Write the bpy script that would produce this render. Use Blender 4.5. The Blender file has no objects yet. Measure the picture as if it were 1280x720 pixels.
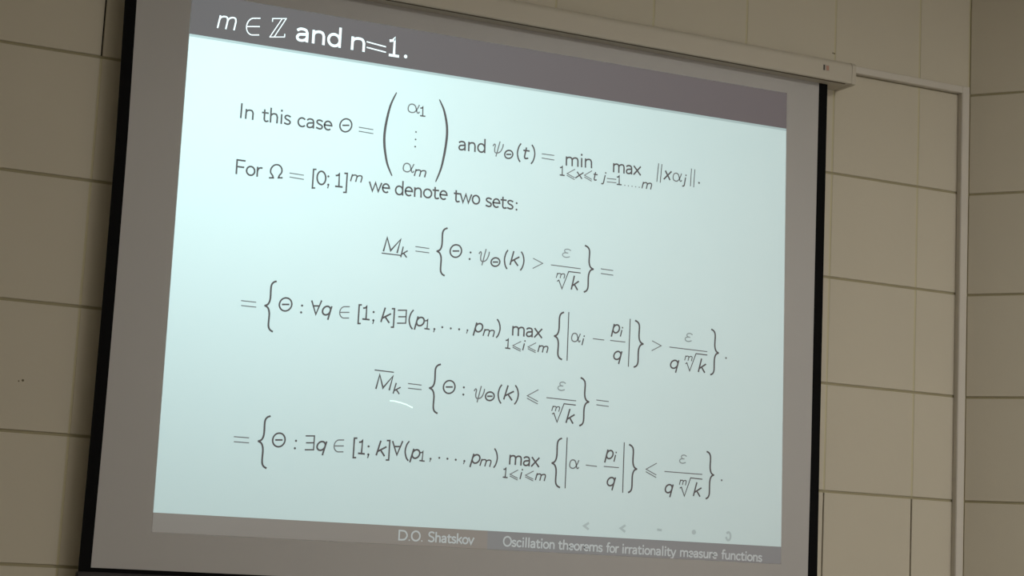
import bpy, bmesh, math, random
from mathutils import Vector, Matrix

# ------------------------------------------------------------------ camera
C = bpy.context.scene.collection
SC = bpy.context.scene
random.seed(4)
cam_d = bpy.data.cameras.new('camera')
cam = bpy.data.objects.new('camera', cam_d)
C.objects.link(cam)
RT = Vector((0.90748322, -0.41700965, 0.05076564))
UP = Vector((-0.10730515, -0.11326766, 0.98775303))
FW = Vector((0.40615244, 0.90181672, 0.14753578))
mw = Matrix.Identity(4)
for i in range(3):
    mw[i][0], mw[i][1], mw[i][2] = RT[i], UP[i], -FW[i]
mw.translation = Vector((-1.10031806, -5.70256537, 1.55))
cam.matrix_world = mw
cam_d.sensor_width = 36.0
cam_d.lens = 2290.1057 / 1280 * 36.0
cam_d.clip_start = 0.05
SC.camera = cam

# ------------------------------------------------------------------ light
SLIDE_Y = -0.06
# picture thrown on the screen, metres in the screen plane (x, z)
W_BL, W_BR, W_TR, W_TL = (0.2651, 1.6439), (2.5535, 1.6519), (2.5235, 3.1891), (0.2607, 3.1716)
SLIDE_QUAD = [(0.2661, 1.583), (2.5548, 1.590), (2.5208, 3.325), (0.2598, 3.310)]
w = bpy.data.worlds.new('world')
SC.world = w
w.use_nodes = True
w.node_tree.nodes['Background'].inputs[0].default_value = (0.9, 0.95, 1.0, 1)
w.node_tree.nodes['Background'].inputs[1].default_value = 0.3

def area(name, loc, sx, sy, watts, col, tgt=None):
    d = bpy.data.lights.new(name, 'AREA')
    d.shape = 'RECTANGLE'; d.size = sx; d.size_y = sy; d.energy = watts; d.color = col
    o = bpy.data.objects.new(name, d); C.objects.link(o)
    o.location = loc
    if tgt is not None:
        o.rotation_euler = (Vector(tgt) - Vector(loc)).to_track_quat('-Z', 'Y').to_euler()
    return o
WARM = (1.0, 0.965, 0.90)
# recessed fluorescent troffers of the ceiling, all behind the camera's view
area('ceiling_lamp', (2.6, -3.9, 4.22), 1.2, 0.3, 26, WARM)
area('ceiling_lamp', (3.7, -4.2, 4.22), 1.2, 0.3, 57, WARM)
area('ceiling_lamp', (0.3, -3.6, 4.22), 1.2, 0.3, 2, WARM)
area('ceiling_lamp', (2.6, -5.8, 4.22), 1.2, 0.3, 32, WARM)
area('ceiling_lamp', (0.3, -6.0, 4.22), 1.2, 0.3, 6, WARM)
# unseen fill light low on the right, brightens the lower walls
area('low_right_fill', (4.55, -4.6, 1.9), 1.8, 1.5, 31, (0.97, 0.98, 1.0), (2.0, 0.0, 2.0))

PROJ = (1.10, -3.8, 3.95)      # ceiling projector lens
PWATT = 845
def projector_light():
    """Beam of the ceiling projector: light only inside the 4:3 picture it throws on the screen."""
    d = bpy.data.lights.new('projector_beam', 'POINT')
    d.shadow_soft_size = 0.001; d.energy = PWATT; d.color = (0.635, 0.955, 0.985)
    o = bpy.data.objects.new('projector_beam', d); C.objects.link(o); o.location = PROJ
    d.use_nodes = True
    nt = d.node_tree; N = nt.nodes; L = nt.links
    em = [n for n in N if n.type == 'EMISSION'][0]
    tc = N.new('ShaderNodeTexCoord')
    sp = N.new('ShaderNodeSeparateXYZ'); L.new(tc.outputs['Normal'], sp.inputs[0])
    def M(op, a, b=None):
        n = N.new('ShaderNodeMath'); n.operation = op
        for k, v in enumerate((a, b)):
            if v is None: continue
            if isinstance(v, (int, float)): n.inputs[k].default_value = v
            else: L.new(v, n.inputs[k])
        return n.outputs[0]
    dy = M('MAXIMUM', sp.outputs[1], 1e-4)
    dist = SLIDE_Y - PROJ[1]
    X = M('ADD', M('MULTIPLY', M('DIVIDE', sp.outputs[0], dy), dist), PROJ[0])
    Z = M('ADD', M('MULTIPLY', M('DIVIDE', sp.outputs[2], dy), dist), PROJ[2])
    q = SLIDE_QUAD                      # bl br tr tl
    m = None
    for k in range(4):
        (x0, z0), (x1, z1) = q[k], q[(k + 1) % 4]
        ex, ez = x1 - x0, z1 - z0; l = math.hypot(ex, ez); nx, nz = -ez / l, ex / l
        s = M('ADD', M('ADD', M('MULTIPLY', X, nx), M('MULTIPLY', Z, nz)), -(x0 * nx + z0 * nz))
        s = M('MINIMUM', M('MAXIMUM', M('MULTIPLY', s, 1500.0), 0.0), 1.0)
        m = s if m is None else M('MULTIPLY', m, s)
    fwd = M('GREATER_THAN', sp.outputs[1], 0.05)
    L.new(M('MULTIPLY', m, fwd), em.inputs['Strength'])
    em.inputs['Color'].default_value = (1, 1, 1, 1)
    return o
projector_light()

SC.view_settings.view_transform = 'Standard'
SC.view_settings.look = 'None'
SC.view_settings.gamma = 1.0
SC.view_settings.use_curve_mapping = False
SC.view_settings.exposure = 0.0

# ------------------------------------------------------------------ materials
def mat(name, col, rough=0.6, var=0.0, scale=6.0, bump=0.0, bscale=60.0, emit=None, spec=0.5, metal=0.0, rnd=0.0):
    m = bpy.data.materials.new(name); m.use_nodes = True
    nt = m.node_tree; N = nt.nodes; L = nt.links
    b = N['Principled BSDF']
    b.inputs['Roughness'].default_value = rough
    b.inputs['Specular IOR Level'].default_value = spec
    b.inputs['Metallic'].default_value = metal
    b.inputs['Base Color'].default_value = (*col, 1)
    geo = N.new('ShaderNodeNewGeometry')
    if var or rnd:
        t = N.new('ShaderNodeTexNoise'); t.inputs['Scale'].default_value = scale; t.inputs['Detail'].default_value = 3
        L.new(geo.outputs['Position'], t.inputs['Vector'])
        r = N.new('ShaderNodeMapRange'); r.inputs[3].default_value = 1 - var; r.inputs[4].default_value = 1 + var
        L.new(t.outputs['Fac'], r.inputs[0])
        oi = N.new('ShaderNodeObjectInfo')
        r2 = N.new('ShaderNodeMapRange'); r2.inputs[3].default_value = 1 - rnd; r2.inputs[4].default_value = 1 + rnd
        L.new(oi.outputs['Random'], r2.inputs[0])
        mm = N.new('ShaderNodeMath'); mm.operation = 'MULTIPLY'
        L.new(r.outputs[0], mm.inputs[0]); L.new(r2.outputs[0], mm.inputs[1])
        v = N.new('ShaderNodeVectorMath'); v.operation = 'SCALE'; v.inputs[0].default_value = col
        L.new(mm.outputs[0], v.inputs['Scale']); L.new(v.outputs[0], b.inputs['Base Color'])
    if bump:
        t2 = N.new('ShaderNodeTexNoise'); t2.inputs['Scale'].default_value = bscale; t2.inputs['Detail'].default_value = 4
        L.new(geo.outputs['Position'], t2.inputs['Vector'])
        bp = N.new('ShaderNodeBump'); bp.inputs['Strength'].default_value = bump; bp.inputs['Distance'].default_value = 0.002
        L.new(t2.outputs['Fac'], bp.inputs['Height']); L.new(bp.outputs[0], b.inputs['Normal'])
    if emit:
        b.inputs['Emission Color'].default_value = (*emit[0], 1); b.inputs['Emission Strength'].default_value = emit[1]
    return m
M_TILE = mat('beige_panel', (0.61, 0.56, 0.455), 0.55, 0.03, 2.5, 0.15, 30, spec=0.3, rnd=0.012)
M_BACK = mat('dark_backing', (0.03, 0.026, 0.02), 0.9)
M_FILLV = mat('olive_joint_sealant', (0.58, 0.53, 0.35), 0.7, 0.06, 9)
M_FILLH = mat('brown_joint_sealant', (0.36, 0.32, 0.20), 0.7, 0.06, 9)
M_PAINT = mat('plaster', (0.60, 0.56, 0.47), 0.8, 0.03, 3, 0.2)
M_CEIL = mat('ceiling_white', (0.72, 0.71, 0.68), 0.9, 0.02, 5, 0.3)
M_FLOOR = mat('floor_vinyl', (0.17, 0.14, 0.11), 0.45, 0.08, 4)
M_TRUNK = mat('trunking_plastic', (0.64, 0.60, 0.535), 0.4)
M_CASE = mat('casing_enamel', (0.56, 0.515, 0.43), 0.5, 0.02, 4)
M_STRIP = mat('strip_brown', (0.11, 0.085, 0.055), 0.9)
M_BLACK = mat('black_border', (0.006, 0.006, 0.0065), 0.9, spec=0.1)
M_BAR = mat('weight_bar_enamel', (0.028, 0.023, 0.025), 0.45)
SCREEN_COL = (0.335, 0.322, 0.314)
def screen_mat(name, col, gloss=1.0):
    """matt-white viewing cloth with some gain: diffuse plus a broad sheen lobe"""
    m = bpy.data.materials.new(name); m.use_nodes = True
    nt = m.node_tree; N = nt.nodes; L = nt.links
    for n in list(N):
        if n.type != 'OUTPUT_MATERIAL': N.remove(n)
    out = [n for n in N if n.type == 'OUTPUT_MATERIAL'][0]
    d = N.new('ShaderNodeBsdfDiffuse'); g = N.new('ShaderNodeBsdfGlossy'); a = N.new('ShaderNodeAddShader')
    d.inputs['Color'].default_value = (*col, 1)
    gg = 0.165 * gloss
    g.inputs['Color'].default_value = (gg, gg, gg, 1); g.inputs['Roughness'].default_value = 0.56
    geo = N.new('ShaderNodeNewGeometry'); t = N.new('ShaderNodeTexNoise'); t.inputs['Scale'].default_value = 3.0
    L.new(geo.outputs['Position'], t.inputs['Vector'])
    r = N.new('ShaderNodeMapRange'); r.inputs[3].default_value = 0.975; r.inputs[4].default_value = 1.025
    L.new(t.outputs['Fac'], r.inputs[0])
    v = N.new('ShaderNodeVectorMath'); v.operation = 'SCALE'; v.inputs[0].default_value = col
    L.new(r.outputs[0], v.inputs['Scale']); L.new(v.outputs[0], d.inputs['Color'])
    L.new(d.outputs[0], a.inputs[0]); L.new(g.outputs[0], a.inputs[1]); L.new(a.outputs[0], out.inputs[0])
    return m
M_CLOTH = screen_mat('screen_cloth', SCREEN_COL)
M_TITLEBAR = screen_mat('slide_bar_grey', (0.108, 0.068, 0.068), 0.09)
M_FOOTBAR = screen_mat('slide_foot_grey', (0.190, 0.145, 0.142), 0.16)
M_FOOTDARK = screen_mat('slide_foot_warm', (0.215, 0.148, 0.128), 0.16)
M_EDGE = screen_mat('slide_edge_grey', (0.27, 0.265, 0.26), 0.5)
SLIDE_TEXT_MATS = {  # slide lettering: bright and dark of the projection put into the colour
    'd': screen_mat('letter_dark', (0.078, 0.050, 0.050), 0.12),
    'g': screen_mat('letter_grey', (0.115, 0.085, 0.085), 0.25),
    'l': screen_mat('letter_light', (0.16, 0.14, 0.14), 0.5),
    'n': screen_mat('letter_faint', (0.25, 0.235, 0.23), 0.75),
    'w': screen_mat('letter_white', (0.60, 0.50, 0.52), 1.1),
    'f': screen_mat('letter_footer', (0.31, 0.25, 0.245), 0.7),
    'z': mat('laser_light', (0.8, 0.9, 0.8), 0.6, emit=((0.75, 1.0, 0.78), 0.16)),
}

# ------------------------------------------------------------------ helpers
def obj(name, bm, m, parent=None, label=None, kind=None, smooth=False):
    me = bpy.data.meshes.new(name)
    bm.normal_update(); bm.to_mesh(me); bm.free()
    if smooth:
        for p in me.polygons: p.use_smooth = True
    if m: me.materials.append(m)
    o = bpy.data.objects.new(name, me); C.objects.link(o)
    if parent: o.parent = parent
    if label: o['label'] = label
    if kind: o['kind'] = kind
    return o
def empty(name, loc=(0, 0, 0)):
    o = bpy.data.objects.new(name, None); C.objects.link(o); o.location = loc
    return o
def box(bm, x0, x1, y0, y1, z0, z1, bev=0.0, mtx=None):
    r = bmesh.ops.create_cube(bm, size=1.0)
    vs = r['verts']
    for v in vs:
        v.co = Vector((x0 + (v.co.x + .5) * (x1 - x0), y0 + (v.co.y + .5) * (y1 - y0), z0 + (v.co.z + .5) * (z1 - z0)))
        if mtx: v.co = mtx @ v.co
    if bev:
        es = list({e for v in vs for e in v.link_edges})
        bmesh.ops.bevel(bm, geom=es, offset=bev, segments=1, affect='EDGES', profile=0.5)
    return bm
def Bx(*a, **k): return box(bmesh.new(), *a, **k)

# ------------------------------------------------------------------ the room
TW, TH, Z0 = 0.39583, 0.4, 3.06484      # panel pitch across / up, height of a joint line
XC = 3.40877                            # inner corner
AN = 0.65871                            # splay of the right wall
CEIL = Z0 + 3 * TH
ROWS = list(range(-8, 3))               # row k spans Z0+k*TH .. Z0+(k+1)*TH
XL = -6 * TW
GH = 0.0046                             # half joint, level joints
G = 0.0033                              # half joint
TT = 0.012                              # panel thickness

def struct(name, bm, m, parent=None):
    o = obj(name, bm, m, parent); o['kind'] = 'structure'; return o

wall_back = struct('wall_back', Bx(XL - .1, XC + .10, TT, TT + .12, 0, CEIL), M_BACK)
# right wall, splayed: local x runs along the wall towards the viewer, local y into the wall
ux, uy = math.sin(AN), -math.cos(AN)
SIDE = Matrix(((ux, math.cos(AN), 0, XC), (uy, math.sin(AN), 0, 0), (0, 0, 1, 0), (0, 0, 0, 1)))
NS = 5
sbm = Bx(-.03, NS * TW, TT, TT + .12, 0, CEIL, mtx=SIDE)
wall_right = struct('wall_right', sbm, M_BACK)
PX, PY = XC + ux * NS * TW, uy * NS * TW
struct('wall_right_front', Bx(PX, PX + .12, -8, PY, 0, CEIL), M_PAINT)
struct('wall_left', Bx(XL - .12, XL, -8, TT, 0, CEIL), M_PAINT)
struct('wall_behind', Bx(XL - .12, PX + .12, -8.12, -8, 0, CEIL), M_PAINT)
struct('floor', Bx(XL - .12, PX + .12, -8.12, .14, -.1, 0), M_FLOOR)
struct('ceiling', Bx(XL - .12, PX + .12, -8.12, .14, CEIL, CEIL + .1), M_CEIL)

# panels: shared meshes, one object each
cache = {}
def panel(parent, x0, x1, z0, z1, mtx=None):
    key = (round(x1 - x0, 4), round(z1 - z0, 4))
    if key not in cache:
        bm = Bx(0, key[0], 0, TT, 0, key[1], bev=0.0016)
        me = bpy.data.meshes.new('panel'); bm.normal_update(); bm.to_mesh(me); bm.free(); me.materials.append(M_TILE)
        cache[key] = me
    o = bpy.data.objects.new('panel', cache[key]); C.objects.link(o); o.parent = parent
    T = Matrix.Translation((x0, random.uniform(-.0006, .0004), z0))
    o.matrix_local = (mtx @ T) if mtx else T
    return o
OPEN = {(0, 0), (0, 1), (7, -4), (8, -4), (7, -5), (8, -5), (7, -6), (8, -6)}   # (joint, row): sealant missing, dark gap
for k in ROWS:
    zb = max(Z0 + k * TH, 0.0); zt = Z0 + (k + 1) * TH
    zb_, zt_ = zb + GH, zt - GH
    for i in range(-6, 9):
        x0, x1 = i * TW, min((i + 1) * TW, XC)
        l = G if (i, k) not in OPEN else .0026
        rr = G if (i + 1, k) not in OPEN else .0026
        panel(wall_back, x0 + l, x1 - (rr if x1 < XC else 0.004), zb_, zt_)
    for i in range(NS):
        panel(wall_right, i * TW + (0.004 if i == 0 else G), (i + 1) * TW - G, zb_, zt_, SIDE)
def strips(parent, i_range, mtx, skip, xa, xb):
    for k in ROWS[1:]:
        z = Z0 + k * TH
        bm = Bx(xa, xb, .0042, TT, z - GH - .0005, z + GH + .0005, mtx=mtx)
        struct('joint_sealant', bm, M_FILLH, parent)
    for i in i_range:
        bm = bmesh.new()
        for k in ROWS:
            if (i, k) in skip: continue
            zb = max(Z0 + k * TH, 0.0); zt = Z0 + (k + 1) * TH
            box(bm, i * TW - G - .0005, i * TW + G + .0005, .0014, TT, zb + GH, zt - GH, mtx=mtx)
        struct('joint_sealant', bm, M_FILLV, parent)
strips(wall_back, range(-5, 9), None, OPEN, XL, XC - .004)
strips(wall_right, range(1, NS), SIDE, set(), .004, NS * TW)
struct('joint_sealant', Bx(XC - .0045, XC + .03, .0015, TT, 0, CEIL), M_FILLV, wall_back)
# fixings: small screw holes drilled in the panels
HOLE_A, HOLE_B = (-0.1530, 2.0211), (2.7679, 3.5316)
def hole(parent, x, z, r, name='screw_hole'):
    bm = bmesh.new()
    bmesh.ops.create_cone(bm, cap_ends=True, segments=12, radius1=r, radius2=r * .7, depth=.0015,
                          matrix=Matrix.Translation((x, -.0006, z)) @ Matrix.Rotation(math.pi / 2, 4, 'X'))
    obj(name, bm, M_HOLE, parent)
M_HOLE = mat('hole_brown', (0.16, 0.13, 0.08), 0.9)
hole(wall_back, *HOLE_A, .0045); hole(wall_back, HOLE_A[0] - .012, HOLE_A[1] - .003, .0028)
hole(wall_back, *HOLE_B, .0032); hole(wall_back, HOLE_B[0] - .007, HOLE_B[1] + .001, .0032)

# cable trunking: short run from the screen case to the corner, then down the corner
ct = empty('cable_trunking', (3.371, -.0125, 0)); ct['category'] = 'cable trunking'
ct['label'] = 'pale plastic cable trunking from the screen case across and down the wall corner'
def tr(name, bm, m):
    bmesh.ops.translate(bm, verts=bm.verts, vec=(-3.371, .0125, 0)); return obj(name, bm, m, ct)
tr('horizontal_run', Bx(2.80, 3.356, -.024, -.0010, 3.462, 3.490, bev=.0015), M_TRUNK)
tr('vertical_run', Bx(3.354, 3.391, -.025, -.0010, 0.002, 3.491, bev=.0015), M_TRUNK)
tr('trunking_cover', Bx(2.80, 3.356, -.0262, -.0242, 3.4635, 3.4885, bev=.0008), M_TRUNK)
tr('trunking_cover', Bx(3.3558, 3.3892, -.0272, -.0252, 0.004, 3.489, bev=.0008), M_TRUNK)

# ------------------------------------------------------------------ projection screen
ps = empty('projection_screen', (1.38, -.06, 1.40)); ps['category'] = 'projection screen'
ps['label'] = 'pull-down projection screen with black border hanging on the beige panelled wall'
OFF = Vector((-1.38, .06, -1.40))
def part(name, bm, m, parent=None, label=None, kind=None, smooth=False):
    bmesh.ops.translate(bm, verts=bm.verts, vec=OFF)
    return obj(name, bm, m, parent or ps, label, kind, smooth)
# housing: rounded front profile extruded along x
def profile_prism(x0, x1, prof):
    bm = bmesh.new()
    a = [bm.verts.new((x0, y, z)) for y, z in prof]; b = [bm.verts.new((x1, y, z)) for y, z in prof]
    n = len(prof)
    for i in range(n):
        bm.faces.new((a[i], a[(i + 1) % n], b[(i + 1) % n], b[i]))
    bm.faces.new(a[::-1]); bm.faces.new(b)
    bmesh.ops.recalc_face_normals(bm, faces=bm.faces)
    return bm
def hprof(g=0.0):
    zb, zt, yf, yb = 3.386 - g, 3.470 + g, -.119 - g, -.003
    pts = [(yb, zb), (yf + .006, zb), (yf + .0015, zb + .002), (yf, zb + .007)]
    for t in range(0, 7):
        a = t / 6 * math.pi / 2
        pts.append((yf + .022 - .022 * math.cos(a), zt - .022 + .022 * math.sin(a)))
    return pts + [(yb, zt)]
part('housing', profile_prism(-.02, 2.768, hprof()), M_CASE)
part('underside_strip', Bx(-.018, 2.745, -.1125, -.1035, 3.3848, 3.388), M_STRIP, label='dark brown strip along the underside of the case')  # thin strip laid on near the front lip to draw a dark line
part('end_cap', profile_prism(2.7685, 2.786, hprof(.0012)), M_CASE)
part('end_cap', profile_prism(-.038, -.0205, hprof(.0012)), M_CASE)
badge = part('badge', Bx(2.6395, 2.6655, -.1205, -.1188, 3.4185, 3.4405, bev=.0004), mat('badge_grey', (.46, .42, .36), .5), label='small badge printed grey and red on the case')
part('badge_mark', Bx(2.6400, 2.6455, -.1212, -.1204, 3.4195, 3.4400), mat('badge_dark', (.05, .045, .04), .5), badge)
part('badge_mark', Bx(2.6520, 2.6635, -.1212, -.1204, 3.4210, 3.4380), mat('badge_red', (.50, .27, .20), .5), badge)

# the cloth: slightly waisted side edges as it hangs
def left_out(z):  return interp(z, [(1.45, .0508), (1.9, .0545), (2.33, .0560), (2.78, .0549), (3.25, .0460), (3.42, .0430)])
def left_in(z):   return interp(z, [(1.45, .0886), (1.9, .0925), (2.33, .0935), (2.78, .0920), (3.25, .0838), (3.42, .0810)])
def right_in(z):  return interp(z, [(1.45, 2.6700), (2.0, 2.6700), (2.6, 2.6655), (3.42, 2.6618)])
def right_out(z): return interp(z, [(1.45, 2.7112), (2.0, 2.7070), (2.6, 2.7035), (3.42, 2.6993)])
def interp(z, T):
    if z <= T[0][0]: return T[0][1]
    for (a, va), (b, vb) in zip(T, T[1:]):
        if z <= b: return va + (vb - va) * (z - a) / (b - a)
    return T[-1][1]
ZT, ZB = 3.40, 1.452
def sheet(f0, f1, z0, z1, y, th, n=14):
    bm = bmesh.new(); rows = []
    for k in range(n + 1):
        z = z0 + (z1 - z0) * k / n
        rows.append([bm.verts.new((f(z), yy, z)) for f, yy in ((f0, y), (f1, y), (f1, y + th), (f0, y + th))])
    for a, b in zip(rows, rows[1:]):
        for i in range(4):
            bm.faces.new((a[i], a[(i + 1) % 4], b[(i + 1) % 4], b[i]))
    bm.faces.new(rows[0][::-1]); bm.faces.new(rows[-1])
    bmesh.ops.recalc_face_normals(bm, faces=bm.faces)
    return bm
part('viewing_cloth', sheet(left_out, right_out, ZB, ZT, -.0600, .0008), M_CLOTH)
part('border', sheet(left_out, left_in, ZB, ZT, -.0604, .0003), M_BLACK, label='black border down the left edge of the cloth')
part('border', sheet(right_in, right_out, ZB, ZT, -.0604, .0003), M_BLACK, label='black border down the right edge of the cloth')
def zline(bm, x0, x1, za, zb, y, th):
    box(bm, x0, x1, y, y + th, za, zb); return bm
part('border', zline(bmesh.new(), left_in(1.46), right_in(1.46), 1.4525, 1.4675, -.0604, .0003), M_BLACK, label='black border along the bottom of the cloth')
part('weight_bar', Bx(.046, 2.716, -.071, -.049, 1.405, 1.4545, bev=.004), M_BAR)
part('pull_handle', Bx(1.34, 1.42, -.066, -.054, 1.385, 1.405, bev=.003), M_BLACK)

# ------------------------------------------------------------------ slide
def quad(pts, y, th=.0002):
    bm = bmesh.new()
    a = [bm.verts.new((x, y, z)) for x, z in pts]; b = [bm.verts.new((x, y + th, z)) for x, z in pts]
    bm.faces.new(a); bm.faces.new(b[::-1])
    n = len(pts)
    for i in range(n): bm.faces.new((a[i], b[i], b[(i + 1) % n], a[(i + 1) % n]))
    bmesh.ops.recalc_face_normals(bm, faces=bm.faces)
    return bm
YS = -.0606
def lerp(a, b, t): return (a[0] + (b[0] - a[0]) * t, a[1] + (b[1] - a[1]) * t)
S_BL, S_BR, S_TR, S_TL = SLIDE_QUAD
slide = part('projected_slide', quad([W_BL, W_BR, W_TR, W_TL], -.0603), M_CLOTH, label='brightly lit projected slide with formulas')
part('title_bar', quad([W_TL, W_TR, S_TR, S_TL], -.0603), M_TITLEBAR, slide, label='grey title bar along the top of the slide')
e0, e1 = (W_TL[0], W_TL[1] - .0085), (W_TR[0], W_TR[1] - .0085)
part('title_edge', quad([e0, e1, W_TR, W_TL], -.0605), M_EDGE, slide, label='pale grey line under the title bar')
FT = .495
part('footer_bar', quad([S_BL, lerp(S_BL, S_BR, FT), lerp(W_BL, W_BR, FT), W_BL], -.0603), M_FOOTDARK, slide, label='left half of the footer bar, blends into the cloth')
part('footer_bar', quad([lerp(S_BL, S_BR, FT), S_BR, W_BR, lerp(W_BL, W_BR, FT)], -.0603), M_FOOTBAR, slide, label='right half of the footer bar, bluish grey')

# ---- stroke lettering -------------------------------------------------
def ell(cx, cy, rx, ry, a0=0, a1=360, n=22):
    return [(cx + rx * math.cos(math.radians(a0 + (a1 - a0) * i / n)), cy + ry * math.sin(math.radians(a0 + (a1 - a0) * i / n))) for i in range(n + 1)]
def cr(*p, n=6):
    """smooth curve through the points"""
    q = [p[0]] + list(p) + [p[-1]]; out = []
    for i in range(1, len(q) - 2):
        for k in range(n):
            t = k / n; r = []
            for c in (0, 1):
                a, b, d, e = q[i - 1][c], q[i][c], q[i + 1][c], q[i + 2][c]
                r.append(.5 * (2 * b + (d - a) * t + (2 * a - 5 * b + 4 * d - e) * t * t + (3 * b - a - 3 * d + e) * t ** 3))
            out.append(tuple(r))
    return out + [p[-1]]
def dotp(x, y): return [(x - 14, y), (x + 14, y)]
GL = {   # advance, strokes   (em = 1000, x-height 444, capitals 694)
 'a': (481, [cr((70, 378), (140, 425), (230, 436), (330, 405), (372, 300)) + [(372, 0)], cr((372, 262), (250, 245), (120, 215), (62, 120), (100, 28), (200, 8), (310, 50), (372, 140))]),
 'c': (444, [ell(252, 222, 190, 216, 48, 312)]),
 'd': (517, [[(425, 694), (425, 0)], ell(242, 222, 183, 216)]),
 'e': (444, [[(44, 232)] + ell(226, 222, 180, 216, 3, 305)]),
 'f': (306, [cr((300, 682), (215, 690), (150, 645), (138, 545)) + [(138, 0)], [(28, 425), (275, 425)]]),
 'h': (517, [[(92, 694), (92, 0)], cr((92, 290), (140, 385), (250, 434), (370, 410), (422, 290)) + [(422, 0)]]),
 'i': (239, [[(119, 444), (119, 0)], dotp(119, 640)]),
 'j': (267, [[(150, 444), (150, -110)] + cr((150, -110), (110, -190), (10, -186)), dotp(150, 640)]),
 'k': (489, [[(92, 694), (92, 0)], [(92, 170), (410, 440)], [(205, 268), (452, 0)]]),
 'l': (239, [[(119, 694), (119, 0)]]),
 'm': (794, [[(85, 444), (85, 0)], cr((85, 300), (130, 390), (240, 434), (350, 410), (397, 300)) + [(397, 0)], cr((397, 300), (445, 390), (555, 434), (665, 410), (709, 300)) + [(709, 0)]]),
 'n': (517, [[(92, 444), (92, 0)], cr((92, 290), (140, 385), (250, 434), (370, 410), (422, 290)) + [(422, 0)]]),
 'o': (500, [ell(250, 222, 206, 216)]),
 'p': (517, [[(92, 444), (92, -194)], ell(275, 222, 183, 216)]),
 'q': (517, [[(425, 444), (425, -194)], ell(242, 222, 183, 216)]),
 'r': (342, [[(92, 444), (92, 0)], cr((92, 250), (140, 370), (220, 425), (318, 434))]),
 's': (383, [cr((322, 395), (200, 438), (85, 405), (62, 320), (130, 250), (250, 205), (325, 135), (290, 35), (180, 6), (45, 48))]),
 't': (361, [[(135, 570), (135, 110)] + cr((135, 110), (170, 25), (240, 8), (328, 35)), [(25, 425), (318, 425)]]),
 'u': (517, [[(92, 444)] + cr((92, 150), (140, 40), (240, 8), (360, 60), (425, 160)), [(425, 444), (425, 0)]]),
 'v': (461, [[(28, 444), (230, 6), (432, 444)]]),
 'w': (683, [[(22, 444), (185, 6), (341, 440), (498, 6), (661, 444)]]),
 'x': (461, [[(35, 444), (430, 0)], [(425, 444), (30, 0)]]),
 'y': (461, [[(28, 444), (235, 0)], [(432, 444), (215, -80)] + cr((215, -80), (150, -185), (50, -185))]),
 'z': (435, [[(45, 425), (385, 425), (40, 18), (395, 18)]]),
 'I': (278, [[(139, 694), (139, 0)]]),
 'F': (569, [[(105, 0), (105, 675), (510, 675)], [(105, 350), (460, 350)]]),
 'M': (875, [[(100, 0), (100, 690), (437, 60), (775, 690), (775, 0)]]),
 'D': (722, [[(105, 18), (105, 676), (300, 676)] + cr((300, 676), (520, 620), (650, 347), (520, 75), (300, 18)) + [(105, 18)]]),
 'O': (736, [ell(368, 347, 312, 345, n=30)]),
 'S': (556, [cr((465, 640), (320, 694), (150, 665), (75, 540), (130, 420), (280, 355), (430, 280), (480, 170), (420, 50), (260, 4), (60, 70))]),
 '0': (500, [ell(250, 325, 195, 330, n=26)]),
 '1': (500, [cr((100, 560), (200, 585), (268, 656), n=3) + [(268, 20)], [(95, 18), (440, 18)]]),
 'α': (640, [cr((610, 430), (530, 250), (400, 60), (240, 2), (80, 60), (45, 210), (110, 380), (260, 436), (400, 370), (470, 190), (520, 40), (590, 20), (625, 80))]),
 'ε': (466, [cr((405, 385), (300, 436), (170, 405), (130, 320), (200, 245), (290, 235)), cr((290, 235), (120, 215), (50, 120), (100, 25), (230, 0), (370, 50))]),
}
# boxed signs are drawn in a unit box (0..1, 0..1)
BOXG = {
 'Θ': [ell(.5, .5, .5, .5, n=34), [(.24, .5), (.76, .5)]],
 'Ω': [[(0, .03), (.30, .03)] + cr((.30, .03), (.22, .22), (.07, .42), (.08, .70), (.26, .93), (.5, 1), (.74, .93), (.92, .70), (.93, .42), (.78, .22), (.70, .03)) + [(1, .03)]],
 '∈': [[(1, 1), (.55, 1)] + ell(.5, .5, .5, .5, 90, 270, 18)[0:] + [(1, 0)], [(0, .5), (1, .5)]],
 '∀': [[(0, 1), (.5, 0), (1, 1)], [(.2, .62), (.8, .62)]],
 '∃': [[(0, 1), (1, 1), (1, 0), (0, 0)], [(.1, .5), (1, .5)]],
 '>': [[(0, 1), (1, .5), (0, 0)]],
 '⩽': [[(1, 1), (0, .58), (1, .18)], [(0, .40), (1, 0)]],
 '[': [[(1, 1), (.25, 1), (.25, 0), (1, 0)]],
 ']': [[(0, 1), (.75, 1), (.75, 0), (0, 0)]],
 '(': [cr((1, 1), (.45, .82), (.12, .5), (.45, .18), (1, 0))],
 ')': [cr((0, 1), (.55, .82), (.88, .5), (.55, .18), (0, 0))],
 'ψ': [[(.66, 1), (.34, 0)], cr((0, .72), (.12, .84), (.22, .76), (.17, .50), (.22, .28), (.45, .22), (.75, .32), (.95, .60), (1.0, .82))],
 'Z': [[(.08, 1), (1, 1)], [(.72, 1), (0, 0)], [(.98, 1), (.28, 0)], [(0, 0), (.95, 0)], [(.10, .84), (.10, 1)], [(.95, .16), (.95, 0)]],
}
EM = {'N': .0668, 'S': .0485, 'X': .036, 'T': .0915, 'F': .0445}

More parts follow.
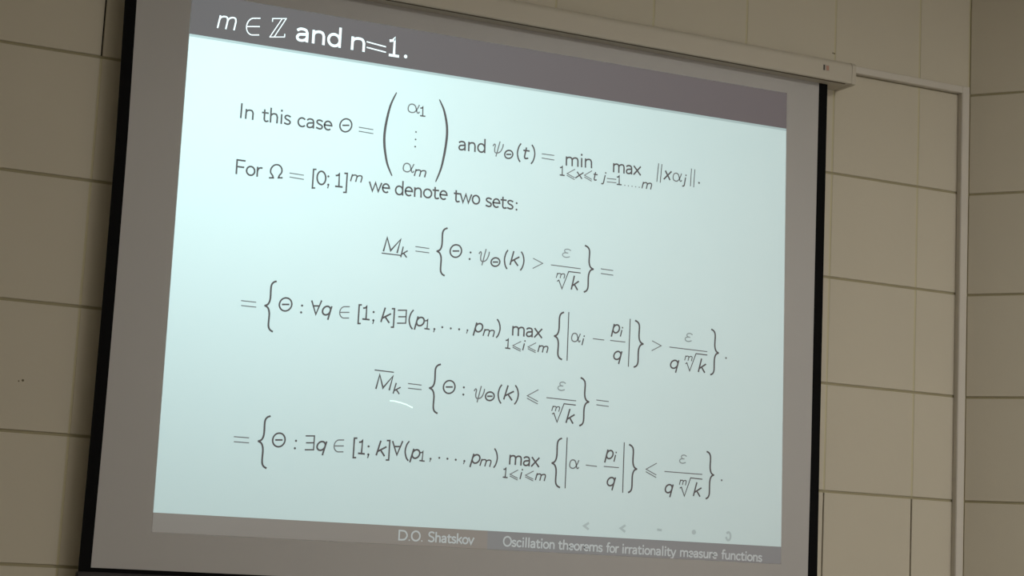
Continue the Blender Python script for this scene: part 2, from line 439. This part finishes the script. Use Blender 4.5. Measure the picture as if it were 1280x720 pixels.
class SlideText:
    """collects flat ribbons whose colour stands in for light and dark of projected letters"""
    def __init__(s): s.bm = bmesh.new(); s.y = YS; s.k = 0; s.mi = 0
    def ribbon(s, pts, wd, closed=False):
        s.k = (s.k + 1) % 16; yy = s.y - s.k * 1.2e-5
        P = [Vector(p) for p in pts]
        Q = [P[0]]
        for p in P[1:]:
            if (p - Q[-1]).length > 1e-5: Q.append(p)
        if len(Q) < 2: return
        closed = (Q[0] - Q[-1]).length < wd * .5 and len(Q) > 6
        if not closed:      # round the ends a little by extending
            d = (Q[0] - Q[1]).normalized(); Q[0] = Q[0] + d * wd * .3
            d = (Q[-1] - Q[-2]).normalized(); Q[-1] = Q[-1] + d * wd * .3
        L_, R_ = [], []
        n = len(Q)
        for i, p in enumerate(Q):
            a = (Q[i] - Q[i - 1]).normalized() if i > 0 else ((Q[0] - Q[-2]).normalized() if closed else None)
            b = (Q[i + 1] - Q[i]).normalized() if i < n - 1 else ((Q[1] - Q[0]).normalized() if closed else None)
            if a is None or a.length == 0: a = b
            if b is None or b.length == 0: b = a
            t = (a + b)
            t = t.normalized() if t.length > 1e-4 else b
            nrm = Vector((-t.y, t.x)); na = Vector((-b.y, b.x))
            k = min(1.0 / max(nrm.dot(na), .35), 2.2)
            h = nrm * wd * .5 * k
            L_.append(s.bm.verts.new((p.x + h.x, yy, p.y + h.y))); R_.append(s.bm.verts.new((p.x - h.x, yy, p.y - h.y)))
        for i in range(n - 1):
            try: s.bm.faces.new((L_[i], R_[i], R_[i + 1], L_[i + 1])).material_index = s.mi
            except ValueError: pass
    def run(s, text, x0, z0, x1, z1, size, slant, wt):
        em = EM[size]
        pen = 0; glyphs = []; mn = 1e9; mx = -1e9
        for ch in text:
            adv, st = GL[ch]
            for path in st:
                for (x, y) in path:
                    if not (len(path) == 2 and text in ('j',)):
                        X = pen + x + slant * y
                        mn = min(mn, X); mx = max(mx, X)
            glyphs.append((pen, st)); pen += adv
        sx = math.hypot(x1 - x0, z1 - z0) / max(mx - mn, 1)
        if text in 'Iil1j' and len(text) == 1: sx = min(sx, em / 1000 * 1.0) if text != 'j' else em / 1000
        d = Vector((x1 - x0, z1 - z0)).normalized(); u = Vector((-d.y, d.x))
        wd = .082 * em * wt * {'N': 1, 'S': 1.12, 'X': 1.1, 'T': 1.0, 'F': 1.45}[size]
        for p0, st in glyphs:
            for path in st:
                w_ = wd * 1.25 if (len(path) == 2 and abs(path[0][0] - path[1][0]) == 28) else wd
                s.ribbon([Vector((x0, z0)) + d * ((p0 + x + slant * y - mn) * sx) + u * (y * em / 1000) for x, y in path], w_)
    def box(s, ch, x0, z0, zb, x1, z1, zt, slant, wt):
        d = Vector((x1 - x0, z1 - z0)); c = (z0 + z1) / 2; h = zt - zb
        wd = .076 * EM['N'] * wt
        ins = wd * .5
        for path in BOXG[ch]:
            pts = []
            for (x, y) in path:
                yy = ins + y * (h - 2 * ins) - h / 2
                xx = ins / max(d.length, 1e-6) + x * (1 - 2 * ins / max(d.length, 1e-6))
                pts.append(Vector((x0, z0)) + d * xx + Vector((0, yy)))
            s.ribbon(pts, wd)
    def taper(s, pts, w0, w1):
        """ribbon thick in the middle and thin at the ends"""
        P = [Vector(p) for p in pts]; n = len(P); Ls, Rs = [], []
        for i, p in enumerate(P):
            t = (P[min(i + 1, n - 1)] - P[max(i - 1, 0)]).normalized(); nr = Vector((-t.y, t.x))
            w_ = w0 + (w1 - w0) * math.sin(math.pi * i / (n - 1)) ** .7
            Ls.append(s.bm.verts.new((p.x + nr.x * w_ / 2, s.y, p.y + nr.y * w_ / 2))); Rs.append(s.bm.verts.new((p.x - nr.x * w_ / 2, s.y, p.y - nr.y * w_ / 2)))
        for i in range(n - 1): s.bm.faces.new((Ls[i], Rs[i], Rs[i + 1], Ls[i + 1])).material_index = s.mi
    def brace(s, a, b, c, wt):
        a, b, c = map(Vector, (a, b, c)); wd = .076 * EM['N'] * wt
        sp = a.x * .5 + c.x * .5; sp = sp + (b.x - sp) * .48     # spine abscissa
        def half(p, q):
            m_ = (p + q) / 2; k = q.y - p.y
            return cr((p.x, p.y), (sp + (p.x - sp) * .35, p.y + k * .07), (sp, p.y + k * .24), (sp, p.y + k * .70), (sp + (q.x - sp) * .35, p.y + k * .92), (q.x, q.y))
        s.ribbon(half(a, b), wd); s.ribbon(half(c, b), wd)
    def dot(s, x, z, r):
        vs = [s.bm.verts.new((x + r * math.cos(t * math.pi / 5), s.y, z + r * math.sin(t * math.pi / 5))) for t in range(10)]
        s.bm.faces.new(vs).material_index = s.mi

TEXT = [
('R','title','m',0.351,3.2068,0.4109,3.209,'T',0.2,'w',0.68),
('B','title','∈',0.4446,3.2261,0.4913,3.2341,3.2002,3.2601,0,'w',0.7),
('B','title','Z',0.5251,3.2358,0.5805,3.2453,3.2077,3.2734,0,'w',0.6),
('R','title','and',0.6196,3.2104,0.7672,3.2113,'T',0,'w',1.2),
('R','title','n',0.8114,3.2114,0.852,3.2113,'T',0,'w',1.2),
('S','title',[(0.8626,3.2448),(0.9294,3.2387)],'w',0.85),
('S','title',[(0.8639,3.2257),(0.9306,3.2201)],'w',0.85),
('R','title','1',0.945,3.2113,0.9817,3.2118,'T',0,'w',1.2),
('D','title',1.003,3.2172,'w',1.7),
('R','line1','In',0.4498,2.9229,0.4895,2.9226,'N',0,'d',1.0),
('R','line1','this',0.521,2.9223,0.6159,2.924,'N',0,'d',1.0),
('R','line1','case',0.6434,2.9229,0.7588,2.9255,'N',0,'d',1.0),
('B','line1','Θ',0.7844,2.9465,0.8305,2.9533,2.9252,2.9745,0,'d',1.0),
('S','line1',[(0.8539,2.9503),(0.9035,2.9494)],'g',0.62),
('S','line1',[(0.8548,2.9368),(0.9044,2.9358)],'g',0.62),
('P','line1',(0.9789,3.0886),(0.945,2.9335),(0.9807,2.8017),'d'),
('P','line1',(1.1347,3.0882),(1.1698,2.9715),(1.1382,2.8023),'d'),
('R','line1','α',1.0238,3.0277,1.0644,3.0283,'N',0,'g',0.75),
('R','line1','1',1.0692,3.0207,1.0876,3.0214,'S',0,'d',1.0),
('D','line1',1.0568,2.9635,'d',0.8),
('D','line1',1.057,2.9378,'d',0.8),
('D','line1',1.0571,2.913,'d',0.8),
('R','line1','α',1.019,2.8228,1.057,2.823,'N',0,'g',0.75),
('R','line1','m',1.0605,2.8138,1.101,2.8144,'S',0.2,'d',1.0),
('R','line1','and',1.2169,2.9253,1.312,2.9281,'N',0,'d',1.0),
('B','line1','ψ',1.3402,2.9449,1.3821,2.9508,2.9206,2.9751,0,'g',0.8),
('B','line1','Θ',1.3847,2.9322,1.4202,2.9371,2.9179,2.9514,0,'d',1.0),
('B','line1','(',1.4311,2.9446,1.4486,2.9471,2.9119,2.9798,0,'d',1.0),
('R','line1','t',1.4594,2.9285,1.4802,2.9291,'N',0.2,'d',1.0),
('B','line1',')',1.4869,2.9465,1.5052,2.949,2.9126,2.983,0,'d',1.0),
('S','line1',[(1.5286,2.9543),(1.575,2.9551)],'g',0.62),
('S','line1',[(1.5294,2.9396),(1.5758,2.939)],'g',0.62),
('R','line1','min',1.6246,2.9272,1.7227,2.9312,'N',0,'d',1.0),
('R','line1','1',1.6018,2.8884,1.6204,2.8889,'S',0,'d',1.0),
('B','line1','⩽',1.6273,2.8947,1.6599,2.8991,2.8771,2.9168,0,'g',0.6),
('R','line1','x',1.6627,2.8872,1.6918,2.8877,'S',0.2,'d',1.0),
('B','line1','⩽',1.6951,2.8981,1.7264,2.9024,2.8803,2.9202,0,'g',0.6),
('R','line1','t',1.7333,2.889,1.7469,2.8891,'S',0.2,'d',1.0),
('R','line1','j',1.765,2.8895,1.7809,2.8896,'S',0.2,'d',1.0),
('S','line1',[(1.786,2.9018),(1.8216,2.9031)],'g',0.6),
('S','line1',[(1.7866,2.8895),(1.8222,2.8908)],'g',0.6),
('R','line1','1',1.8267,2.885,1.8449,2.8857,'S',0,'d',1.0),
('D','line1',1.8577,2.8862,'g',0.6),
('D','line1',1.8721,2.8864,'g',0.6),
('D','line1',1.8866,2.8866,'g',0.6),
('D','line1',1.9011,2.8868,'g',0.6),
('D','line1',1.9156,2.887,'g',0.6),
('R','line1','m',1.927,2.8859,1.9653,2.8863,'S',0.2,'d',1.0),
('R','line1','max',1.8108,2.9288,1.9184,2.9315,'N',0,'d',1.0),
('S','line1',[(1.9903,2.9833),(1.9857,2.917)],'d',0.6),
('S','line1',[(2.0034,2.9822),(1.9998,2.9159)],'d',0.6),
('R','line1','x',2.0146,2.9305,2.0434,2.9311,'N',0.2,'d',1.0),
('R','line1','α',2.0518,2.9287,2.087,2.9299,'N',0,'g',0.75),
('R','line1','j',2.0906,2.9242,2.1137,2.9252,'S',0.2,'d',1.0),
('S','line1',[(2.1256,2.9828),(2.1239,2.9192)],'d',0.6),
('S','line1',[(2.1396,2.9818),(2.1373,2.9172)],'d',0.6),
('D','line1',2.1592,2.9354,'d',1.0),
('R','line2','For',0.4488,2.7378,0.5329,2.7386,'N',0,'d',1.0),
('B','line2','Ω',0.557,2.7596,0.6047,2.7661,2.7379,2.7878,0,'d',1.0),
('S','line2',[(0.6266,2.7638),(0.6739,2.763)],'g',0.62),
('S','line2',[(0.6276,2.7506),(0.6749,2.7492)],'g',0.62),
('B','line2','[',0.7014,2.7552,0.7175,2.7573,2.7226,2.79,0,'d',1.0),
('R','line2','0',0.7215,2.7399,0.7512,2.7412,'N',0,'d',1.0),
('D','line2',0.7589,2.7704,'d',1.0),
('D','line2',0.7603,2.7429,'d',1.0),
('S','line2',[(0.7617,2.7426),(0.7591,2.7315)],'d',0.7),
('R','line2','1',0.786,2.7396,0.8086,2.7402,'N',0,'d',1.0),
('B','line2',']',0.8122,2.7559,0.8289,2.7581,2.7224,2.7916,0,'d',1.0),
('R','line2','m',0.8367,2.7661,0.8758,2.7664,'S',0.2,'d',1.0),
('R','line2','we',0.9042,2.7412,0.9743,2.7431,'N',0,'d',1.0),
('R','line2','denote',0.9972,2.7412,1.1826,2.7469,'N',0,'d',1.0),
('R','line2','two',1.2089,2.7445,1.3029,2.7464,'N',0,'d',1.0),
('R','line2','sets',1.3279,2.7432,1.4279,2.7456,'N',0,'d',1.0),
('D','line2',1.4418,2.7684,'d',1.0),
('D','line2',1.4424,2.746,'d',1.0),
('R','line3','M',0.9672,2.5462,1.0255,2.546,'N',0.2,'d',1.0),
('S','line3',[(0.962,2.5381),(1.0277,2.5382)],'d',0.7),
('R','line3','k',1.0295,2.5335,1.0523,2.5345,'S',0.2,'d',1.0),
('S','line3',[(1.0802,2.5741),(1.1282,2.5733)],'g',0.62),
('S','line3',[(1.0812,2.559),(1.1291,2.5587)],'g',0.62),
('K','line3',(1.1899,2.6499),(1.1579,2.5675),(1.189,2.4881),'d',1.15),
('B','line3','Θ',1.2028,2.5734,1.2494,2.5789,2.5521,2.6003,0,'d',1.0),
('D','line3',1.2802,2.5774,'d',1.0),
('D','line3',1.278,2.5546,'d',1.0),
('B','line3','ψ',1.3099,2.5649,1.3513,2.5697,2.5383,2.5964,0,'g',0.8),
('B','line3','Θ',1.3552,2.5532,1.3927,2.5575,2.5382,2.5725,0,'d',1.0),
('B','line3','(',1.4032,2.5674,1.42,2.5693,2.5342,2.6026,0,'d',1.0),
('R','line3','k',1.4293,2.5529,1.4613,2.553,'N',0.2,'d',1.0),
('B','line3',')',1.4667,2.5694,1.4842,2.5714,2.5364,2.6045,0,'d',1.0),
('B','line3','>',1.5137,2.5667,1.5537,2.5713,2.5501,2.5879,0,'g',0.62),
('S','line3',[(1.5842,2.5695),(1.6973,2.5688)],'g',0.62),
('R','line3','ε',1.626,2.6027,1.6564,2.6025,'N',0,'l',0.7),
('R','line3','m',1.6064,2.5274,1.6385,2.5282,'X',0.2,'d',1.0),
('S','line3',[(1.6105,2.5155),(1.6167,2.5196),(1.6299,2.4908),(1.6527,2.5539),(1.6981,2.554)],'d',0.7),
('R','line3','k',1.6663,2.4939,1.6924,2.4939,'N',0.2,'d',1.0),
('K','line3',(1.7125,2.6523),(1.7475,2.5728),(1.7163,2.4892),'d',1.15),
('S','line3',[(1.7781,2.5777),(1.8252,2.5768)],'g',0.62),
('S','line3',[(1.7789,2.5613),(1.826,2.5603)],'g',0.62),
('S','line4',[(0.4962,2.3296),(0.5444,2.3295)],'g',0.62),
('S','line4',[(0.4974,2.3139),(0.5456,2.3138)],'g',0.62),
('K','line4',(0.6066,2.4041),(0.5751,2.3218),(0.6059,2.2409),'d',1.15),
('B','line4','Θ',0.6203,2.3304,0.6668,2.3353,2.309,2.3567,0,'d',1.0),
('D','line4',0.6991,2.3348,'d',1.0),
('D','line4',0.6977,2.3124,'d',1.0),
('B','line4','∀',0.7285,2.3315,0.7665,2.3355,2.309,2.358,0,'d',1.0),
('R','line4','q',0.7694,2.3126,0.7991,2.312,'N',0.2,'d',1.0),
('B','line4','∈',0.8269,2.3258,0.8626,2.3295,2.307,2.3482,0,'g',0.7),
('B','line4','[',0.8893,2.3262,0.9045,2.3278,2.2936,2.3605,0,'d',1.0),
('R','line4','1',0.9098,2.3111,0.9319,2.3112,'N',0,'d',1.0),
('D','line4',0.9458,2.3392,'d',1.0),
('D','line4',0.9467,2.3119,'d',1.0),
('S','line4',[(0.9482,2.3115),(0.9455,2.3006)],'d',0.7),
('R','line4','k',0.9738,2.3101,1.0055,2.3096,'N',0.2,'d',1.0),
('B','line4',']',1.0078,2.3258,1.0236,2.3274,2.2932,2.3601,0,'d',1.0),
('B','line4','∃',1.0296,2.3321,1.0629,2.3355,2.3101,2.3575,0,'d',0.8),
('B','line4','(',1.0684,2.3266,1.0877,2.3286,2.294,2.3612,0,'d',1.0),
('R','line4','p',1.0937,2.3099,1.1259,2.3093,'N',0.2,'d',1.0),
('R','line4','1',1.1295,2.3016,1.1465,2.3011,'S',0,'d',1.0),
('D','line4',1.1645,2.3043,'d',1.0),
('S','line4',[(1.1654,2.3038),(1.1623,2.2941)],'d',0.6),
('D','line4',1.1924,2.3132,'d',1.0),
('D','line4',1.2235,2.3123,'d',1.0),
('D','line4',1.2539,2.3123,'d',1.0),
('D','line4',1.2844,2.3121,'d',0.9),
('S','line4',[(1.285,2.3116),(1.2818,2.3017)],'d',0.6),
('R','line4','p',1.3071,2.3105,1.339,2.3098,'N',0.2,'d',1.0),
('R','line4','m',1.3431,2.3001,1.3832,2.2997,'S',0.2,'d',1.0),
('B','line4',')',1.3899,2.3286,1.4083,2.3305,2.2962,2.3629,0,'d',1.0),
('R','line4','max',1.4521,2.3121,1.5615,2.3134,'N',0,'d',1.0),
('R','line4','1',1.4278,2.2646,1.4449,2.2643,'S',0,'d',1.0),
('B','line4','⩽',1.4534,2.2736,1.4857,2.2766,2.2571,2.2931,0,'g',0.6),
('R','line4','i',1.4929,2.2652,1.5035,2.2651,'S',0.2,'d',1.0),
('B','line4','⩽',1.5105,2.2742,1.5422,2.2772,2.2575,2.2939,0,'g',0.6),
('R','line4','m',1.5504,2.2646,1.587,2.2644,'S',0.2,'d',1.0),
('K','line4',(1.6407,2.4094),(1.6098,2.3242),(1.6415,2.246),'d',1.15),
('S','line4',[(1.6606,2.4115),(1.6625,2.2446)],'d',0.7),
('R','line4','α',1.6759,2.3123,1.7091,2.3121,'N',0,'g',0.75),
('R','line4','i',1.7173,2.304,1.7297,2.3038,'S',0.2,'d',1.0),
('S','line4',[(1.759,2.3295),(1.8019,2.3289)],'g',0.62),
('S','line4',[(1.827,2.3299),(1.8849,2.3298)],'g',0.62),
('R','line4','p',1.8304,2.3581,1.8604,2.3577,'N',0.2,'d',1.0),
('R','line4','i',1.8656,2.3483,1.8777,2.3481,'S',0.2,'d',1.0),
('R','line4','q',1.8428,2.2653,1.8731,2.2648,'N',0.2,'d',1.0),
('S','line4',[(1.9017,2.4127),(1.9022,2.2455)],'d',0.7),
('K','line4',(1.9226,2.4092),(1.9567,2.3297),(1.9245,2.2452),'d',1.15),
('B','line4','>',1.9912,2.3268,2.0313,2.3307,2.3099,2.3476,0,'g',0.62),
('S','line4',[(2.0638,2.329),(2.2173,2.3272)],'g',0.62),
('R','line4','ε',2.1255,2.3564,2.1541,2.3563,'N',0,'l',0.7),
('R','line4','q',2.0703,2.255,2.1021,2.2544,'N',0.2,'d',1.0),
('R','line4','m',2.1268,2.2881,2.1569,2.288,'X',0.2,'d',1.0),
('S','line4',[(2.1312,2.2762),(2.1363,2.2795),(2.1486,2.2512),(2.1722,2.3158),(2.2178,2.3149)],'d',0.7),
('R','line4','k',2.1847,2.2524,2.2131,2.2518,'N',0.2,'d',1.0),
('K','line4',(2.2329,2.4087),(2.2644,2.3264),(2.2355,2.246),'d',1.15),
('D','line4',2.2967,2.3115,'g',1.0),
('R','line5','M',0.9707,2.0886,1.0269,2.0879,'N',0.2,'d',1.0),
('S','line5',[(0.9631,2.1486),(1.0287,2.1471)],'d',0.7),
('R','line5','k',1.0318,2.078,1.0553,2.0778,'S',0.2,'d',1.0),
('S','line5',[(1.0827,2.1144),(1.1292,2.1133)],'g',0.62),
('S','line5',[(1.0837,2.0991),(1.1302,2.0982)],'g',0.62),
('K','line5',(1.1934,2.188),(1.1595,2.1061),(1.1913,2.0247),'d',1.15),
('B','line5','Θ',1.2063,2.1135,1.253,2.1176,2.0915,2.1396,0,'d',1.0),
('D','line5',1.2827,2.1188,'d',1.0),
('D','line5',1.2824,2.0945,'d',1.0),
('B','line5','ψ',1.3193,2.0988,1.3605,2.1023,2.0722,2.1289,0,'g',0.8),
('B','line5','Θ',1.3609,2.0954,1.398,2.0985,2.08,2.1139,0,'d',1.0),
('B','line5','(',1.4058,2.1066,1.4236,2.1081,2.0741,2.1408,0,'d',1.0),
('R','line5','k',1.4316,2.0918,1.4651,2.0908,'N',0.2,'d',1.0),
('B','line5',')',1.47,2.1095,1.4888,2.111,2.0764,2.1442,0,'d',1.0),
('B','line5','⩽',1.5167,2.1064,1.56,2.11,2.0825,2.134,0,'g',0.62),
('S','line5',[(1.5915,2.11),(1.7034,2.1083)],'g',0.62),
('R','line5','ε',1.6326,2.1396,1.6602,2.1392,'N',0,'l',0.7),
('R','line5','m',1.6133,2.0671,1.6426,2.0667,'X',0.2,'d',1.0),
('S','line5',[(1.6157,2.0563),(1.6216,2.0595),(1.6351,2.0293),(1.6586,2.0944),(1.7026,2.0936)],'d',0.7),
('R','line5','k',1.6701,2.0312,1.6987,2.0301,'N',0.2,'d',1.0),
('K','line5',(1.7193,2.1892),(1.7532,2.1085),(1.7225,2.0243),'d',1.15),
('S','line5',[(1.7832,2.1177),(1.8298,2.1162)],'g',0.62),
('S','line5',[(1.784,2.1013),(1.8307,2.0993)],'g',0.62),
('S','line6',[(0.5052,1.8957),(0.5531,1.8957)],'g',0.62),
('S','line6',[(0.5064,1.8799),(0.5543,1.8798)],'g',0.62),
('K','line6',(0.6182,1.9695),(0.5854,1.8872),(0.6168,1.8043),'d',1.15),
('B','line6','Θ',0.6295,1.8945,0.6756,1.8979,1.8718,1.9206,0,'d',1.0),
('D','line6',0.7097,1.8976,'d',1.0),
('D','line6',0.7076,1.8736,'d',1.0),
('B','line6','∃',0.7401,1.8934,0.7726,1.8958,1.8703,1.9189,0,'d',0.8),
('R','line6','q',0.7813,1.8732,0.8115,1.872,'N',0.2,'d',1.0),
('B','line6','∈',0.8375,1.8905,0.8729,1.8931,1.8708,1.9128,0,'g',0.7),
('B','line6','[',0.9015,1.8888,0.918,1.89,1.8553,1.9236,0,'d',1.0),
('R','line6','1',0.9239,1.8717,0.9442,1.871,'N',0,'d',1.0),
('D','line6',0.9574,1.8975,'d',1.0),
('D','line6',0.9583,1.8715,'d',1.0),
('S','line6',[(0.9594,1.8711),(0.9568,1.8605)],'d',0.7),
('R','line6','k',0.9861,1.8719,1.0174,1.8707,'N',0.2,'d',1.0),
('B','line6',']',1.0187,1.8894,1.0355,1.8906,1.8556,1.9244,0,'d',1.0),
('B','line6','∀',1.0378,1.8976,1.0774,1.9004,1.8744,1.9235,0,'d',1.0),
('B','line6','(',1.0819,1.8916,1.1002,1.8929,1.8587,1.926,0,'d',1.0),
('R','line6','p',1.1055,1.8706,1.1371,1.8693,'N',0.2,'d',1.0),
('R','line6','1',1.1395,1.8632,1.1555,1.8624,'S',0,'d',1.0),
('D','line6',1.1774,1.8724,'d',1.0),
('S','line6',[(1.1783,1.8725),(1.1751,1.863)],'d',0.6),
('D','line6',1.2083,1.8777,'d',1.0),
('D','line6',1.2377,1.8768,'d',1.0),
('D','line6',1.2678,1.8757,'d',1.0),
('D','line6',1.299,1.8734,'d',1.0),
('S','line6',[(1.2999,1.8734),(1.2967,1.8639)],'d',0.6),
('R','line6','p',1.3214,1.8693,1.3542,1.8681,'N',0.2,'d',1.0),
('R','line6','m',1.3568,1.8626,1.3959,1.8615,'S',0.2,'d',1.0),
('B','line6',')',1.4052,1.8906,1.4228,1.8918,1.8575,1.9249,0,'d',1.0),
('R','line6','max',1.4653,1.8748,1.574,1.8728,'N',0,'d',1.0),
('R','line6','1',1.4436,1.8285,1.459,1.8279,'S',0,'d',1.0),
('B','line6','⩽',1.4673,1.838,1.4984,1.84,1.8209,1.8571,0,'g',0.6),
('R','line6','i',1.5066,1.828,1.5173,1.8277,'S',0.2,'d',1.0),
('B','line6','⩽',1.5248,1.8385,1.5568,1.8406,1.8217,1.8575,0,'g',0.6),
('R','line6','m',1.5643,1.8283,1.6006,1.8271,'S',0.2,'d',1.0),
('K','line6',(1.6556,1.9753),(1.6236,1.8889),(1.6567,1.8081),'d',1.15),
('S','line6',[(1.6768,1.9788),(1.6775,1.8075)],'d',0.7),
('R','line6','α',1.6907,1.8765,1.7251,1.8756,'N',0,'g',0.75),
('S','line6',[(1.7536,1.8909),(1.7948,1.8891)],'g',0.62),
('S','line6',[(1.8233,1.891),(1.8805,1.8907)],'g',0.62),
('R','line6','p',1.826,1.919,1.8557,1.918,'N',0.2,'d',1.0),
('R','line6','i',1.8614,1.9112,1.8733,1.911,'S',0.2,'d',1.0),
('R','line6','q',1.8383,1.8264,1.868,1.825,'N',0.2,'d',1.0),
('S','line6',[(1.8984,1.9785),(1.9002,1.8063)],'d',0.7),
('K','line6',(1.9191,1.973),(1.9514,1.8905),(1.9228,1.8077),'d',1.15),
('B','line6','⩽',1.9871,1.8884,2.0309,1.8913,1.8637,1.916,0,'g',0.62),
('S','line6',[(2.063,1.8896),(2.2144,1.8892)],'g',0.62),
('R','line6','ε',2.1212,1.9235,2.1478,1.9228,'N',0,'l',0.7),
('R','line6','q',2.0679,1.8164,2.0975,1.8152,'N',0.2,'d',1.0),
('R','line6','m',2.1244,1.8482,2.151,1.8476,'X',0.2,'d',1.0),
('S','line6',[(2.1272,1.8357),(2.1329,1.8389),(2.1458,1.8089),(2.1687,1.8741),(2.2151,1.8723)],'d',0.7),
('R','line6','k',2.1827,1.8125,2.2117,1.8115,'N',0.2,'d',1.0),
('K','line6',(2.2317,1.971),(2.262,1.89),(2.2342,1.805),'d',1.15),
('D','line6',2.2956,1.8738,'g',1.0),
('R','footer','D',1.0824,1.6016,1.1102,1.6017,'F',0,'f',1.0),
('D','footer',1.1186,1.6024,'f',0.7),
('R','footer','O',1.1262,1.6017,1.1556,1.6017,'F',0,'f',1.0),
('D','footer',1.163,1.6021,'f',0.7),
('R','footer','Shatskov',1.1868,1.6017,1.3477,1.6009,'F',0,'f',1.0),
('R','footer','Oscillation',1.4576,1.6011,1.6455,1.6005,'F',0,'f',1.0),
('R','footer','theorems',1.663,1.6005,1.8292,1.5997,'F',0,'f',1.0),
('R','footer','for',1.8465,1.5995,1.8929,1.599,'F',0,'f',1.0),
('R','footer','irrationality',1.9104,1.5987,2.1187,1.5985,'F',0,'f',1.0),
('R','footer','measure',2.1393,1.5984,2.2867,1.5981,'F',0,'f',1.0),
('R','footer','functions',2.3061,1.5978,2.4718,1.596,'F',0,'f',1.0),
('N','navigation','arrow',1.7646,1.6834),
('N','navigation','arrow',1.9064,1.6829),
('N','navigation','dash',2.0513,1.6851),
('N','navigation','ring',2.1896,1.6849),
('N','navigation','loop',2.331,1.678),
('S','laser',[(1.023,2.0521),(1.0405,2.052),(1.0591,2.049),(1.0806,2.0442),(1.1022,2.0361)],'z',0.85),
]
NAMES = {
 'title': ('title_lettering', None), 'line1': ('formula_lettering', None), 'line2': ('formula_lettering', None), 'line3': ('formula_lettering', None),
 'line4': ('formula_lettering', None), 'line5': ('formula_lettering', None), 'line6': ('formula_lettering', None),
 'footer': ('footer_lettering', None), 'navigation': ('navigation_symbol', None), 'laser': ('laser_mark', None)}
LAB = {
 'title': 'white title lettering m in Z and n=1', 'line1': 'dark grey lettering, line beginning In this case', 'line2': 'dark grey lettering, line beginning For Omega',
 'line3': 'dark grey formula, underlined M equals set', 'line4': 'dark grey formula with for all then exists', 'line5': 'dark grey formula, overlined M equals set',
 'line6': 'dark grey formula with exists then for all', 'footer': 'small white footer lettering', 'navigation': 'faint grey navigation signs at lower right of slide',
 'laser': 'small bright curved mark of a laser pointer'}
slide_texts = {}
slots = {}
def slide_text(line, col):
    if line not in slide_texts:
        k = SlideText(); k.y = YS - .0002; slide_texts[line] = k; slots[line] = []
    if col not in slots[line]: slots[line].append(col)
    slide_texts[line].mi = slots[line].index(col)
    return slide_texts[line]
for r in TEXT:
    if r[0] == 'R': _, l, t, x0, z0, x1, z1, size, sl, col, wt = r; slide_text(l, col).run(t, x0, z0, x1, z1, size, sl, wt)
    elif r[0] == 'B': _, l, t, x0, z0, x1, z1, zb, zt_, sl, col, wt = r; slide_text(l, col).box(t, x0, z0, zb, x1, z1, zt_, sl, wt)
    elif r[0] == 'S': slide_text(r[1], r[3]).ribbon(r[2], .076 * EM['N'] * r[4])
    elif r[0] == 'K': slide_text(r[1], r[5]).brace(r[2], r[3], r[4], r[6])
    elif r[0] == 'P':
        a, b, c = map(Vector, r[2:5])
        slide_text(r[1], r[5]).taper(cr(tuple(a), (b.x + (a.x - b.x) * .36, b.y + (a.y - b.y) * .62), (b.x, b.y), (b.x + (c.x - b.x) * .36, b.y + (c.y - b.y) * .62), tuple(c), n=8), .0032, .0086)
    elif r[0] == 'D': slide_text(r[1], r[4]).dot(r[2], r[3], .0037 * r[5])
    elif r[0] == 'N':
        k = slide_text(r[1], 'n'); x, z = r[3], r[4]
        if r[2] == 'arrow': k.ribbon([(x + .008, z + .010), (x - .008, z), (x + .008, z - .010)], .008)
        elif r[2] == 'dash': k.ribbon([(x - .007, z + .001), (x + .007, z)], .008)
        elif r[2] == 'ring': k.dot(x, z, .009)
        else: k.ribbon(ell(x, z, .009, .014, -160, 130), .008)
for l, k in slide_texts.items():
    bmesh.ops.recalc_face_normals(k.bm, faces=k.bm.faces)
    for f in k.bm.faces:
        f.normal_update()
        if f.normal.y > 0: f.normal_flip()
    o = part(NAMES[l][0], k.bm, None, slide, LAB[l], kind=None if l == 'laser' else 'stuff')
    for c in slots[l]: o.data.materials.append(SLIDE_TEXT_MATS[c])
